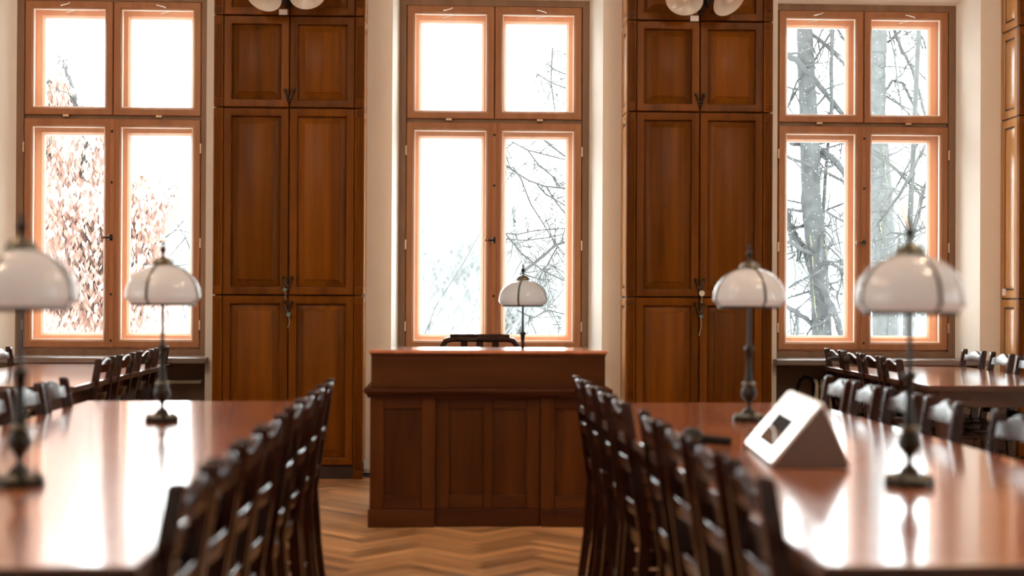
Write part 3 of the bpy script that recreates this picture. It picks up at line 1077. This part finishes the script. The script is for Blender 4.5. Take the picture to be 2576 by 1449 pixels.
# ------------------------------------------------------------------ table lamps
def make_lamp(label, loc, rz, group='opal-shaded table lamps'):
    root = thing('table_lamp', label, 'lamp', loc, rz, group)
    b = B()
    b.lathe([(.0605, 0), (.0625, .003), (.0625, .015), (.0600, .018), (.0470, .021), (.0350, .025), (.0260, .030), (.0235, .038), (.0190, .046), (.0105, .052), (.0065, .058), (.0060, .066), (.0085, .072)], 48,
            wob=lambda a: 1 + .035 * math.cos(8 * a))
    base = b.obj('base', 'brass', root, angle=50)
    b = B()                                 # cast bosses round the foot
    for k in range(8):
        a = k * PI / 4 + .2
        b.ball((.0485 * math.cos(a), .0485 * math.sin(a), .021), .0125, 1, 1, .75, 8, 6)
    b.obj('boss', 'brassl', base)
    b = B()
    b.tube([(-.040, .020, .02), (-.040, .020, .046)], [.005, .0035], 8)
    b.obj('switch', 'brassl', base)
    b = B()
    b.lathe([(.0080, .070), (.0110, .077), (.0210, .088), (.0285, .099), (.0305, .108), (.0275, .121), (.0215, .133), (.0195, .142)], 32)
    b.obj('vase', 'brass', root, angle=60)
    b = B()
    b.lathe([(.0195, .141), (.0250, .143), (.0262, .147), (.024, .151), (.0160, .153)], 32)
    b.obj('collar', 'brassl', root, angle=60)
    b = B()
    b.lathe([(.0155, .152), (.0140, .165), (.0115, .190), (.0098, .225), (.0108, .250), (.0140, .268), (.0150, .276)], 28)
    b.obj('stem', 'brass', root, angle=60)
    b = B()
    b.lathe([(.0145, .275), (.0205, .278), (.0215, .282), (.018, .287), (.009, .291), (.0068, .300), (.0062, .445), (.004, .60)], 20)
    b.obj('rod', 'brass', root, angle=60)
    prof = [(.1210, .447), (.1340, .459), (.1390, .465), (.1405, .473), (.1375, .498), (.1315, .519), (.1205, .537), (.1045, .556), (.0810, .574), (.0630, .5825), (.0440, .589), (.0300, .592)]
    b = B()
    seg = 4
    sub = 12
    def bent(a):
        k = (a % (2 * PI / seg)) - PI / seg
        return 1 - .006 * (1 - math.cos(k * seg)) * .5
    b.lathe(prof, seg * sub, cap0=False, cap1=False, wob=bent)
    sh = b.obj('shade', 'opal', root, angle=60)
    b = B()
    b.lathe([(.1200, .449), (.1215, .444), (.1200, .438), (.1150, .437), (.1150, .447)], 48, cap0=False, cap1=False)
    b.obj('shade_rim', 'brass', sh)
    for k in range(seg):
        a = 2 * PI * k / seg
        b = B()
        ca, sa = math.cos(a), math.sin(a)
        rings = []
        for r, z in prof:
            rr = r + .0022
            hw_ = .0048
            ri = r - .001
            rings.append([(ri * ca - hw_ * sa, ri * sa + hw_ * ca, z), (rr * ca - hw_ * sa * .8, rr * sa + hw_ * ca * .8, z + .001), (rr * ca + hw_ * sa * .8, rr * sa - hw_ * ca * .8, z + .001), (ri * ca + hw_ * sa, ri * sa - hw_ * ca, z)])
        b.loops(rings)
        b.obj('rib', 'brass', sh, angle=50)
    b = B()
    b.lathe([(.0350, .589), (.0370, .593), (.0350, .602), (.0285, .610), (.0210, .616), (.0120, .619), (.0060, .624)], 36, wob=lambda a: 1 + .09 * abs(math.cos(3 * a)))
    b.obj('crown', 'brassl', root, angle=50)
    b = B()
    b.lathe([(.0060, .623), (.0045, .632), (.0085, .638), (.0120, .646), (.0125, .651), (.0090, .658), (.0040, .662), (.0038, .665), (.0060, .669), (.0066, .673), (.0050, .678), (.0012, .684)], 20)
    b.obj('finial', 'brass', root, angle=60)
    return root


lamp = make_lamp('white-shaded brass lamp in the foreground of the display table', (1.172, 3.600, .77), math.radians(-76))
dup(lamp, (1.150, 5.468, .77), math.radians(-76), 'white-shaded brass lamp near the cupboard, behind the white display')
dup(lamp, (-1.080, 3.610, .77), math.radians(-104), 'white-shaded brass lamp cut by the frame edge on the mirror-bright table')
dup(lamp, (-1.088, 5.400, .77), math.radians(-104), 'white-shaded brass lamp on the far half of the mirror-bright table')
P = at(1315.5, 765, 8.24)
dup(lamp, (P.x, 8.24, .752), math.radians(-104), 'smaller-looking white-shaded brass lamp standing on the panelled desk')


# ------------------------------------------------------------------ white display and handset on the right table
P = Vector((.896, 3.968, .77))
ax = math.atan2(.044, .557)
root = thing('display_stand', 'white tent-shaped display with a dark screen on the long table', 'display', P + Vector((.0, 0, 0)), -ax)
A0, A1, AP, HT, L = 0.0, .222, .145, .176, .565
b = B()                                      # triangular body
b.loops([[(A0 + .004, y, .002), (A1 - .004, y, .002), (AP, y, HT - .005)] for y in (.0, L)])
b.obj('body', 'taupe', root, smooth=False)
nl = Vector((-HT, 0, AP - A0)).normalized()
dn = Vector((AP - A0, 0, HT)).normalized()   # up the sloping face


def slab(origin, du, dv, n, u0, u1, v0, v1, th, rad, name, mat, parent, seg=5, back=0.0):
    """A rounded rectangular plate lying in the plane du/dv."""
    b = B()
    poly = []
    for cu, cv, a0 in ((u1 - rad, v1 - rad, 0), (u0 + rad, v1 - rad, 90), (u0 + rad, v0 + rad, 180), (u1 - rad, v0 + rad, 270)):
        for k in range(seg + 1):
            a = math.radians(a0 + 90 * k / seg)
            poly.append((cu + rad * math.cos(a), cv + rad * math.sin(a)))
    b.loops([[origin + du * u + dv * v + n * d for u, v in poly] for d in (back, th)])
    return b.obj(name, mat, parent)


fl = (Vector((AP, 0, HT)) - Vector((A0, 0, 0))).length
face = slab(Vector((A0, 0, 0)), Vector((0, 1, 0)), dn, nl, -.002, L + .002, .012, fl + .002, .009, .016, 'screen_bezel', 'plastic', root)
slab(Vector((A0, 0, 0)), Vector((0, 1, 0)), dn, nl, .135, .430, .050, .192, .0098, .004, 'screen', 'screen', face, back=.0088)
# screen patches: brown, a pale curved line, and the window's reflection painted white above
slab(Vector((A0, 0, 0)), Vector((0, 1, 0)), dn, nl, .139, .426, .054, .100, .0102, .003, 'screen_patch', 'brownpatch', face, back=.0097)
slab(Vector((A0, 0, 0)), Vector((0, 1, 0)), dn, nl, .139, .426, .150, .188, .0102, .012, 'screen_patch', 'plastic', face, back=.0097)  # white patch standing for the window's reflection
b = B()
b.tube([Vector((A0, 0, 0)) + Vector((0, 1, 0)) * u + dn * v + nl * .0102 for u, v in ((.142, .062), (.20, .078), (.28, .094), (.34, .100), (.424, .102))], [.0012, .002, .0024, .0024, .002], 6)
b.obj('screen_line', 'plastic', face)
fr = (Vector((AP, 0, HT)) - Vector((A1, 0, 0)))
slab(Vector((A1, 0, 0)), Vector((0, 1, 0)), fr.normalized(), Vector((HT, 0, A1 - AP)).normalized(), -.002, L + .002, .004, fr.length + .006, .006, .010, 'back_sheet', 'plastic', root)

P = at(1803, 1108, 4.50)
root = thing('handset', 'black handset with rounded end lying beside the white display', 'handset', (.775, 4.56, .77), -.10)
b = B()
b.ball((0, 0, .030), .036, 1.0, 1.0, .82, 16, 10)
b.obj('earpiece', 'black', root)
b = B()
b.tube([(.02, 0, .022), (.06, -.004, .020), (.125, -.010, .016)], [.017, .015, .014], 10)
b.obj('grip', 'black', root)

# ------------------------------------------------------------------ radiators, pipe and cable in the niches
def radiator(label, x0, n, y=10.17, z0=.26, z1=.665):
    root = thing('radiator', label, 'radiator', (x0, y, 0))
    rb_ = B()
    r = .021
    rings = []
    for z, k in ((z0, .3), (z0 + .008, .75), (z0 + .022, 1), (z1 - .022, 1), (z1 - .008, .75), (z1, .3)):
        rings.append([(r * k * math.cos(a) , r * 2.6 * k * math.sin(a), z) for a in [2 * PI * q / 10 for q in range(10)]])
    rb_.loops(rings)
    me = rb_.mesh('radiator_column', 'rad')
    for i in range(n):
        link('radiator_column', me, root, (.022 + i * .052, 0, 0))
    b = B()
    for z in (z0 + .05, z1 - .05):
        b.tube([(0, 0, z), (n * .052, 0, z)], .014, 10)
    b.tube([(-.05, 0, 0), (-.05, 0, z0 + .05), (0, 0, z0 + .05)], .010, 8)
    b.tube([(n * .052, 0, z0 + .05), (n * .052 + .03, 0, z0 + .05), (n * .052 + .03, 0, 0)], .010, 8)
    b.obj('header_pipe', 'rad', root)
    return root


radiator('cream column radiator in the niche under the window with tree trunks', 2.60, 20)
radiator('cream column radiator in the niche under the window with autumn leaves', -3.04, 15)
b = B()
b.tube([(-2.20, 10.20, .625), (-1.78, 10.20, .630)], .013, 10)
b.tube([(-1.80, 10.20, .630), (-1.80, 10.29, .630)], .016, 10)
b.tube([(-2.18, 10.20, .625), (-2.18, 10.29, .625)], .012, 10)
tag(b.obj('heating_pipe', 'rad'), 'short horizontal heating pipe in the dark niche under the autumn-leaf window', 'pipe')
b = B()
b.tube([at(2003, 1012, 10.2), at(2004, 985, 10.18), at(2011, 960, 10.15), at(2024, 948, 10.13), at(2038, 951, 10.12), at(2046, 966, 10.13), at(2047, 1010, 10.16)], .012, 10)
tag(b.obj('hose', 'black'), 'thick black hose looped in the niche beside the radiator', 'hose')

# ------------------------------------------------------------------ outdoors
b = B()
b.box(-140, 160, 11.6, 260, -4.2, -4.0)
gr = b.obj('snowy_ground', 'snow', smooth=False)
structure(gr)


def twigs(b, path, rad, n, length, depth, rng, spread=.9, droop=0.0, minr=.006):
    """Side shoots along a branch, each with shoots of its own."""
    P = [Vector(p) for p in path]
    segs = [(P[i], P[i + 1]) for i in range(len(P) - 1)]
    for k in range(n):
        a, c = segs[rng.randrange(len(segs))]
        t = rng.random()
        o = a.lerp(c, t)
        d = (c - a).normalized()
        side = Vector((rng.uniform(-1, 1), rng.uniform(-.5, .5), rng.uniform(-1, 1)))
        side = (side - d * side.dot(d))
        if side.length < .1:
            continue
        d2 = (d * .55 + side.normalized() * spread).normalized()
        L = length * rng.uniform(.4, 1.1)
        q = [o]
        for s in range(4):
            d2 = (d2 + Vector((rng.uniform(-.25, .25), rng.uniform(-.2, .2), rng.uniform(-.25, .25) - droop))).normalized()
            q.append(q[-1] + d2 * L / 4)
        r0_ = max(minr, rad * rng.uniform(.35, .7))
        b.tube(q, [r0_, r0_ * .85, r0_ * .7, r0_ * .5, minr * .5], 3, False)
        if depth > 1:
            twigs(b, q, r0_, max(2, n // 3), L * .55, depth - 1, rng, spread, droop, minr)


def poly3(pts, Y, rng, wob=.25):
    ph = rng.uniform(0, 6)
    return [at(x, y, Y + wob * math.sin(ph + i * .9)) for i, (x, y) in enumerate(pts)]


def branch_tree(name, label, Y, trunk, branches, mats, seed, tw=(14, 1.0, 2), lichen=None):
    """trunk: (x, y, width) along the stem and branches: (width, points), measured at distance Y."""
    rng = random.Random(seed)
    k = Y / F_PX
    base = at(trunk[-1][0], trunk[-1][1], Y)
    foot = Vector((base.x, Y, -4.0))
    root = thing(name, label, 'tree', foot)
    top = at(trunk[0][0], trunk[0][1], Y)
    path = [at(x, y, Y) for x, y, w_ in trunk]
    rr = [w_ * k / 2 for x, y, w_ in trunk]
    d = (path[0] - path[1]).normalized()
    path = [path[0] + d * 3.5] + path + [foot]
    rr = [rr[0] * .6] + rr + [rr[-1] * 1.35]
    # subdivide for an uneven outline
    P2, R2 = [], []
    for i in range(len(path) - 1):
        for s in range(6):
            t = s / 6
            P2.append(path[i].lerp(path[i + 1], t) - foot)
            R2.append((rr[i] + (rr[i + 1] - rr[i]) * t) * rng.uniform(.95, 1.06))
    P2.append(path[-1] - foot); R2.append(rr[-1])
    b = B(); b.tube(P2, R2, 14)
    tr = b.obj('trunk', mats[0], root)
    if lichen:
        for x, y0, y1, w_ in lichen:
            b = B()
            q = []
            for s in range(9):
                p_ = at(x + (y0 + (y1 - y0) * s / 8 - y0) * lichen_slope + rng.uniform(-2, 2), y0 + (y1 - y0) * s / 8, Y) - foot
                p_.y -= rr[2] * .93
                q.append(p_)
            b.tube(q, [w_ * k * rng.uniform(.2, .55) * (.3 if s in (0, 8) else 1) for s in range(9)], 6)
            b.obj('lichen', 'moss', tr)
    for w_, pts in branches:
        path = [p - foot for p in poly3(pts, Y, rng)]
        b = B()
        P2 = []
        for i in range(len(path) - 1):
            for s in range(4):
                P2.append(path[i].lerp(path[i + 1], s / 4) + Vector((rng.uniform(-1, 1), 0, rng.uniform(-1, 1))) * .35 * w_ * k * .35)
        P2.append(path[-1])
        r_ = (w_ + 2.2) * k / 2
        n = len(P2)
        b.tube(P2, [r_ * (1.05 - .25 * i / n) * rng.uniform(.92, 1.08) for i in range(n)], 7)
        twigs(b, P2, r_, tw[0], tw[1], tw[2], rng, minr=.0055)
        b.obj('branch', mats[1], root)
    return root


lichen_slope = .10
branch_tree('bare_tree', 'grey trunk with yellow lichen in the first casement of the tree-trunk window', 19.0,
            [(2022, 40, 40), (2024, 73, 41), (2028, 180, 44), (2034, 285, 48), (2037, 359, 50), (2041, 509, 50), (2051, 590, 55), (2061, 716, 47), (2068, 850, 50)],
            [(14, [(1960, 128), (1980, 138), (2005, 154), (2046, 197), (2086, 247), (2116, 285), (2150, 330)]),
             (9, [(2036, 80), (2046, 89), (2075, 111), (2103, 138), (2127, 165), (2160, 215)]),
             (5, [(2100, 62), (2089, 84), (2046, 159), (2005, 226), (1983, 267)]),
             (9, [(2094, 40), (2094, 73), (2091, 180), (2092, 285), (2084, 359), (2077, 437), (2071, 527), (2067, 600), (2064, 660)]),
             (3, [(2075, 50), (2069, 73), (2050, 118), (2046, 140)]),
             (5, [(2098, 50), (2107, 73), (2127, 107), (2150, 150)]),
             (4, [(1970, 216), (1980, 219), (2006, 226), (2036, 230), (2064, 236)]),
             (17, [(1990, 357), (2012, 360), (2037, 364), (2068, 380), (2100, 403), (2121, 430), (2136, 456), (2150, 490)]),
             (7, [(1970, 390), (1980, 395), (2032, 414), (2086, 438), (2132, 461), (2160, 475)]),
             (4, [(1985, 590), (2000, 577), (2050, 549), (2089, 524), (2136, 506)]),
             (17, [(1968, 520), (1980, 552), (1996, 590), (2021, 622), (2041, 680), (2077, 742), (2104, 796), (2116, 839), (2128, 890)]),
             (8, [(1975, 606), (1987, 611), (2019, 628), (2068, 649), (2104, 672), (2136, 690), (2160, 702)]),
             (11, [(1968, 763), (1980, 771), (2005, 787), (2032, 805), (2055, 829), (2075, 850)]),
             (4, [(1984, 724), (2005, 710), (2050, 689), (2089, 663), (2118, 653)]),
             (3, [(1980, 751), (2057, 726), (2136, 699)]),
             (3, [(1978, 503), (2000, 508), (2016, 511)]),
             (4, [(2080, 533), (2104, 548), (2130, 560), (2145, 566)])],
            ('bark', 'bark'), 11, (9, .75, 2), [(2026, 500, 700, 3.5), (2068, 590, 660, 4), (2038, 690, 840, 3), (2076, 420, 520, 2)])
branch_tree('bare_tree', 'broad pale grey trunk in the second casement of the tree-trunk window', 23.0,
            [(2201, 30, 66), (2201, 77, 64), (2198, 176, 60), (2199, 288, 60), (2206, 363, 60), (2219, 529, 60), (2222, 617, 60), (2228, 850, 64)],
            [(8, [(2240, 55), (2250, 77), (2266, 122), (2291, 165), (2306, 211), (2327, 289), (2335, 330)]),
             (3, [(2236, 77), (2250, 140), (2259, 211), (2270, 289)]),
             (7, [(2215, 250), (2227, 229), (2245, 203), (2273, 210), (2288, 245), (2309, 289), (2330, 315)]),
             (2.5, [(2228, 167), (2261, 168), (2288, 174)]),
             (4, [(2230, 242), (2261, 263), (2291, 290)]),
             (2, [(2259, 95), (2300, 96), (2330, 101)]),
             (5, [(2300, 60), (2309, 80), (2322, 98), (2332, 130)]),
             (3, [(2291, 158), (2327, 199), (2345, 220)]),
             (6, [(2270, 70), (2257, 86), (2234, 107)]),
             (3, [(2180, 430), (2215, 452), (2245, 472), (2268, 505)])],
            ('bark2', 'bark2'), 12, (9, .9, 2), [(2212, 370, 470, 3), (2206, 560, 620, 3)])
fork = branch_tree('forked_tree', 'split forked tree right of the broad trunk in the tree-trunk window', 15.0,
            [(2288, 584, 15), (2285, 650, 17), (2281, 850, 22)],
            [(10, [(2291, 600), (2295, 590), (2312, 529), (2319, 497), (2326, 470), (2345, 430)]),
             (7, [(2180, 370), (2191, 379), (2240, 414), (2281, 454), (2319, 493)]),
             (7, [(2335, 350), (2326, 370), (2304, 412), (2286, 449), (2268, 482), (2237, 524), (2213, 555), (2195, 580)]),
             (3.5, [(2312, 350), (2308, 363), (2290, 403), (2264, 454), (2242, 489), (2202, 542)]),
             (3, [(2300, 595), (2313, 590), (2325, 587), (2345, 570)]),
             (3, [(2285, 592), (2265, 588), (2240, 585), (2200, 610)]),
             (4, [(2262, 600), (2258, 640), (2244, 690), (2236, 760), (2230, 850)]),
             (3, [(2195, 560), (2203, 620), (2210, 700), (2208, 850)])],
            ('bark2', 'bark2'), 13, (8, .55, 2))
foot = fork.location
b = B()
b.tube([at(2266, 512, 14.98) - foot, at(2272, 530, 14.98) - foot, at(2279, 553, 14.98) - foot, at(2288, 586, 14.98) - foot], [.012, .020, .022, .016], 7)
b.obj('split_branch', 'split', fork)

branch_tree('bare_tree', 'dark fine-branched tree reaching into the middle window, trunk behind the cupboard', 15.0,
            [(1700, 300, 26), (1700, 500, 34), (1705, 850, 46)],
            [(3.2, [(1257, 404), (1293, 431), (1330, 454), (1371, 469), (1417, 473), (1560, 470), (1695, 520)]),
             (3.2, [(1330, 325), (1369, 353), (1417, 390), (1560, 460), (1695, 560)]),
             (2, [(1328, 378), (1355, 415), (1388, 442), (1410, 471)]),
             (1.6, [(1288, 357), (1328, 378), (1367, 388), (1415, 400), (1500, 420)]),
             (2, [(1290, 420), (1311, 450), (1334, 512), (1365, 560), (1399, 616)]),
             (2.2, [(1375, 470), (1396, 506), (1417, 531), (1460, 590)]),
             (1.8, [(1350, 462), (1371, 487), (1417, 514), (1480, 560)]),
             (6, [(1310, 690), (1322, 679), (1352, 655), (1399, 616), (1415, 610), (1560, 590), (1700, 640)]),
             (1.8, [(1261, 575), (1310, 635), (1360, 677), (1415, 704), (1500, 730)]),
             (2, [(1402, 621), (1375, 670), (1352, 704)]),
             (1.6, [(1258, 585), (1300, 590), (1346, 580), (1415, 575), (1500, 580)]),
             (1.4, [(1258, 600), (1320, 605), (1384, 597), (1418, 588)]),
             (1.4, [(1290, 360), (1268, 378), (1283, 420), (1296, 434)]),
             (1.6, [(1300, 780), (1340, 800), (1380, 780), (1417, 790), (1520, 800)]),
             (1.5, [(1390, 120), (1386, 200), (1393, 260), (1400, 300)]),
             (1.5, [(1350, 185), (1385, 207), (1420, 221), (1500, 240)]),
             (1.4, [(1375, 160), (1395, 175), (1420, 186), (1500, 200)])],
            ('twig', 'twig'), 14, (10, .5, 2))
b = B()
foot = at(1067, 845, 14) * 1
foot.z = -4.0
b.tube([p - foot for p in (at(1226, 545, 15), at(1217, 569, 15), at(1167, 660, 14.7), at(1095, 773, 14.3), at(1067, 845, 14), )] + [Vector((-.4, 0, 0))], [.0025, .0026, .003, .0035, .004, .006], 5)
tag(b.obj('leaning_stem', 'twig', None, foot), 'thin leaning stem crossing the first casement of the middle window', 'plant')


def growth(b, p, d, L, r, depth, rng, up_=.15, minr=.008, seg=3, fan=3):
    q = [p]
    dd = d.copy()
    for s in range(4):
        dd = (dd + Vector((rng.uniform(-.2, .2), rng.uniform(-.2, .2), rng.uniform(-.15, .15) + up_ * .2))).normalized()
        q.append(q[-1] + dd * L / 4)
    b.tube(q, [r, r * .9, r * .8, r * .7, r * .6], seg if depth < 4 else 8, False)
    if depth <= 0:
        return
    for k in range(fan):
        t = rng.choice((2, 3, 4, 4))
        ang = rng.uniform(0, 2 * PI)
        sd = Vector((math.cos(ang), math.sin(ang), 0))
        nd = (dd * rng.uniform(.6, 1.1) + sd * rng.uniform(.4, .9) + Vector((0, 0, up_))).normalized()
        growth(b, q[t], nd, L * rng.uniform(.6, .85), max(minr, r * .55), depth - 1, rng, up_, minr, seg, fan)


# far-off bare trees, haze put into their pale colour: the crowns merge behind the middle window
far_me = []
for v in range(4):
    rng = random.Random(50 + v)
    tb = B(); tb.tube([(0, 0, 0), (.15, 0, 2.5), (.1, .1, 4.4)], [.26, .2, .16], 8)
    cb = B()
    for k in range(5):
        a = k * 2.4 + v
        growth(cb, Vector((.1, .1, rng.uniform(2.6, 4.4))), Vector((math.cos(a) * .6, math.sin(a) * .6, 1)).normalized(), 2.5, .10, 4, rng, .18, .014, 3, 4)
    far_me.append((tb.mesh('trunk', 'hazebark'), cb.mesh('crown', 'hazebark')))
n = 0
for px, top, Y in ((1062, 430, 60), (1095, 470, 52), (1130, 500, 64), (1160, 520, 50), (1200, 540, 58), (1236, 560, 66), (1275, 600, 54), (1330, 610, 62), (1385, 580, 57), (1420, 560, 64),
                   (425, 420, 46), (470, 470, 58), (385, 520, 60), (345, 560, 62), (240, 520, 58), (150, 540, 56), (455, 600, 50),
                   (2010, 400, 60), (2110, 440, 52), (2250, 470, 56), (2300, 430, 62), (2340, 500, 52), (2080, 520, 66)):
    tp = at(px, top, Y)
    h = tp.z + 4.0
    tm, cm = far_me[n % 4]
    root = thing('haze_pale_tree', 'bare tree painted haze-pale in the distance beyond the windows', 'tree', (tp.x, Y, -4.0), n * 1.3, 'haze-pale trees in the distance')
    s = h / 11.0
    root.scale = (s, s, s)
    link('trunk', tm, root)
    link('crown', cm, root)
    n += 1


def conifer(label, px, top, Y, width, mat, seed, n=900):
    rng = random.Random(seed)
    tp = at(px, top, Y)
    H = tp.z + 4.0
    root = thing('conifer', label, 'tree', (tp.x, Y, -4.0))
    b = B(); b.tube([(0, 0, 0), (0, 0, H * .98)], [.16, .02], 8)
    b.obj('trunk', 'hazebark', root)
    b = B()
    Rm = width * Y / F_PX / 2
    for k in range(n):
        t = rng.random() ** .8
        z = H * (.15 + .85 * t)
        R = Rm * (1 - t) ** .85 + .06
        a = rng.uniform(0, 2 * PI)
        r = R * rng.uniform(.35, 1.0)
        L = .30 + .5 * (1 - t)
        wd = .07 + .08 * (1 - t)
        c = Vector((r * math.cos(a), r * math.sin(a), z))
        d = Vector((math.cos(a), math.sin(a), -.7)).normalized()
        sd = Vector((-math.sin(a), math.cos(a), 0))
        bm = b.bm
        vs = [bm.verts.new(c - d * L * .5), bm.verts.new(c + sd * wd), bm.verts.new(c + d * L * .6), bm.verts.new(c - sd * wd)]
        bm.faces.new(vs)
    b.obj('foliage', mat, root, smooth=False)
    return root


conifer('dim grey-green conifer behind the autumn tree, first casement', 205, 250, 34, 330, 'needle', 3, 1000)
conifer('tall dim conifer at the frame side behind the autumn tree', 120, 330, 30, 260, 'needle', 4, 700)
conifer('small pale conifer in the second casement of the middle window', 1292, 520, 60, 90, 'needle2', 5, 900)


# the autumn tree with hanging withered leaves
def autumn_tree():
    rng = random.Random(21)
    Y = 17.0
    foot = at(210, 845, Y)
    foot = Vector((foot.x, Y, -4.0))
    root = thing('autumn_tree', 'tree with withered rosy autumn leaves outside the window by the far table', 'tree', foot)
    b = B()
    b.tube([(0, 0, 0), at(213, 845, Y) - foot, at(212, 700, Y) - foot, at(196, 600, Y) - foot, at(205, 470, Y) - foot, at(215, 360, Y) - foot, at(160, 150, Y) - foot], [.30, .22, .17, .13, .10, .07, .02], 10)
    b.obj('trunk', 'bark2', root)
    limbs = [[(212, 700), (250, 640), (290, 600), (340, 560), (380, 520), (437, 490)], [(205, 640), (170, 600), (130, 560), (90, 530)],
             [(210, 520), (250, 470), (300, 480), (350, 470), (395, 492)], [(205, 470), (160, 420), (120, 380)], [(212, 760), (270, 720), (330, 660), (390, 625)],
             [(213, 800), (280, 800), (350, 790), (410, 800)], [(214, 830), (150, 780), (90, 760)], [(212, 380), (240, 350), (262, 330)], [(185, 250), (140, 230), (120, 205)],
             [(213, 740), (240, 690), (262, 720)], [(200, 600), (240, 560), (262, 520)]]
    lm = B()
    ctr = []
    for i, pts in enumerate(limbs):
        path = [p - foot for p in poly3(pts, Y, rng, .6)]
        lb = B()
        lb.tube(path, [.055 - .04 * k / len(path) for k in range(len(path))], 6)
        twigs(lb, path, .02, 8, .7, 2, rng, minr=.006)
        lb.obj('branch', 'bark2', root)
        for k in range(len(path) - 1):
            for s in range(9):
                ctr.append((path[k].lerp(path[k + 1], rng.random()), 1.0))
    # leaf clusters through the crown
    for k in range(330):
        px = rng.uniform(60, 275); py = rng.uniform(340, 860)
        if (px - 190) ** 2 / 95 ** 2 + (py - 420) ** 2 / 40 ** 2 < 1 and rng.random() < .7:
            continue
        ctr.append((at(px, py, Y + rng.uniform(-1.2, 1.6)) - foot, 1.0))
    for k in range(200):
        t = rng.random()
        py = rng.uniform(470, 860)
        lim = 400 if py < 530 else (375 if py < 640 else (345 if py < 720 else 430))
        px = rng.uniform(275, lim)
        if 570 < py < 620 and px > 330 or 690 < py < 740 and px > 320:
            continue
        ctr.append((at(px, py, Y + rng.uniform(-1.0, 1.2)) - foot, .8))
    for k in range(26):
        ctr.append((at(rng.gauss(135, 18), rng.uniform(205, 285), Y + rng.uniform(-.3, .3)) - foot, .35))
    bm = lm.bm
    for c, dens in ctr:
        m = int(rng.uniform(28, 46) * dens)
        for q in range(m):
            p = c + Vector((rng.gauss(0, .12), rng.gauss(0, .16), rng.gauss(0, .12)))
            L = rng.uniform(.07, .13)
            wd = L * rng.uniform(.16, .26)
            a = rng.uniform(0, 2 * PI)
            d = Vector((math.cos(a) * .45, math.sin(a) * .45, -1)).normalized()
            sd = d.cross(Vector((math.cos(a * 1.7), math.sin(a * 1.7), .2))).normalized()
            vs = [bm.verts.new(p), bm.verts.new(p + d * L * .45 + sd * wd), bm.verts.new(p + d * L), bm.verts.new(p + d * L * .45 - sd * wd)]
            bm.faces.new(vs)
    o = lm.obj('foliage', 'leaf', root, smooth=False)
    o['kind'] = 'stuff'
    return root


autumn_tree()

# falling snow outside the window with the trunks
rng = random.Random(5)
b = B()
for k in range(650):
    p = at(rng.uniform(1960, 2350), rng.uniform(40, 850), rng.uniform(12.0, 18.0))
    r = rng.uniform(.0020, .0036)
    bmesh.ops.create_icosphere(b.bm, subdivisions=1, radius=r, matrix=Matrix.Translation(p) @ Matrix.Diagonal((.8, .8, 1.5, 1)))
o = b.obj('snowflakes', 'snow')
o['kind'] = 'stuff'
tag(o, 'fine snowflakes falling before the tree trunks outside the window', 'snow')
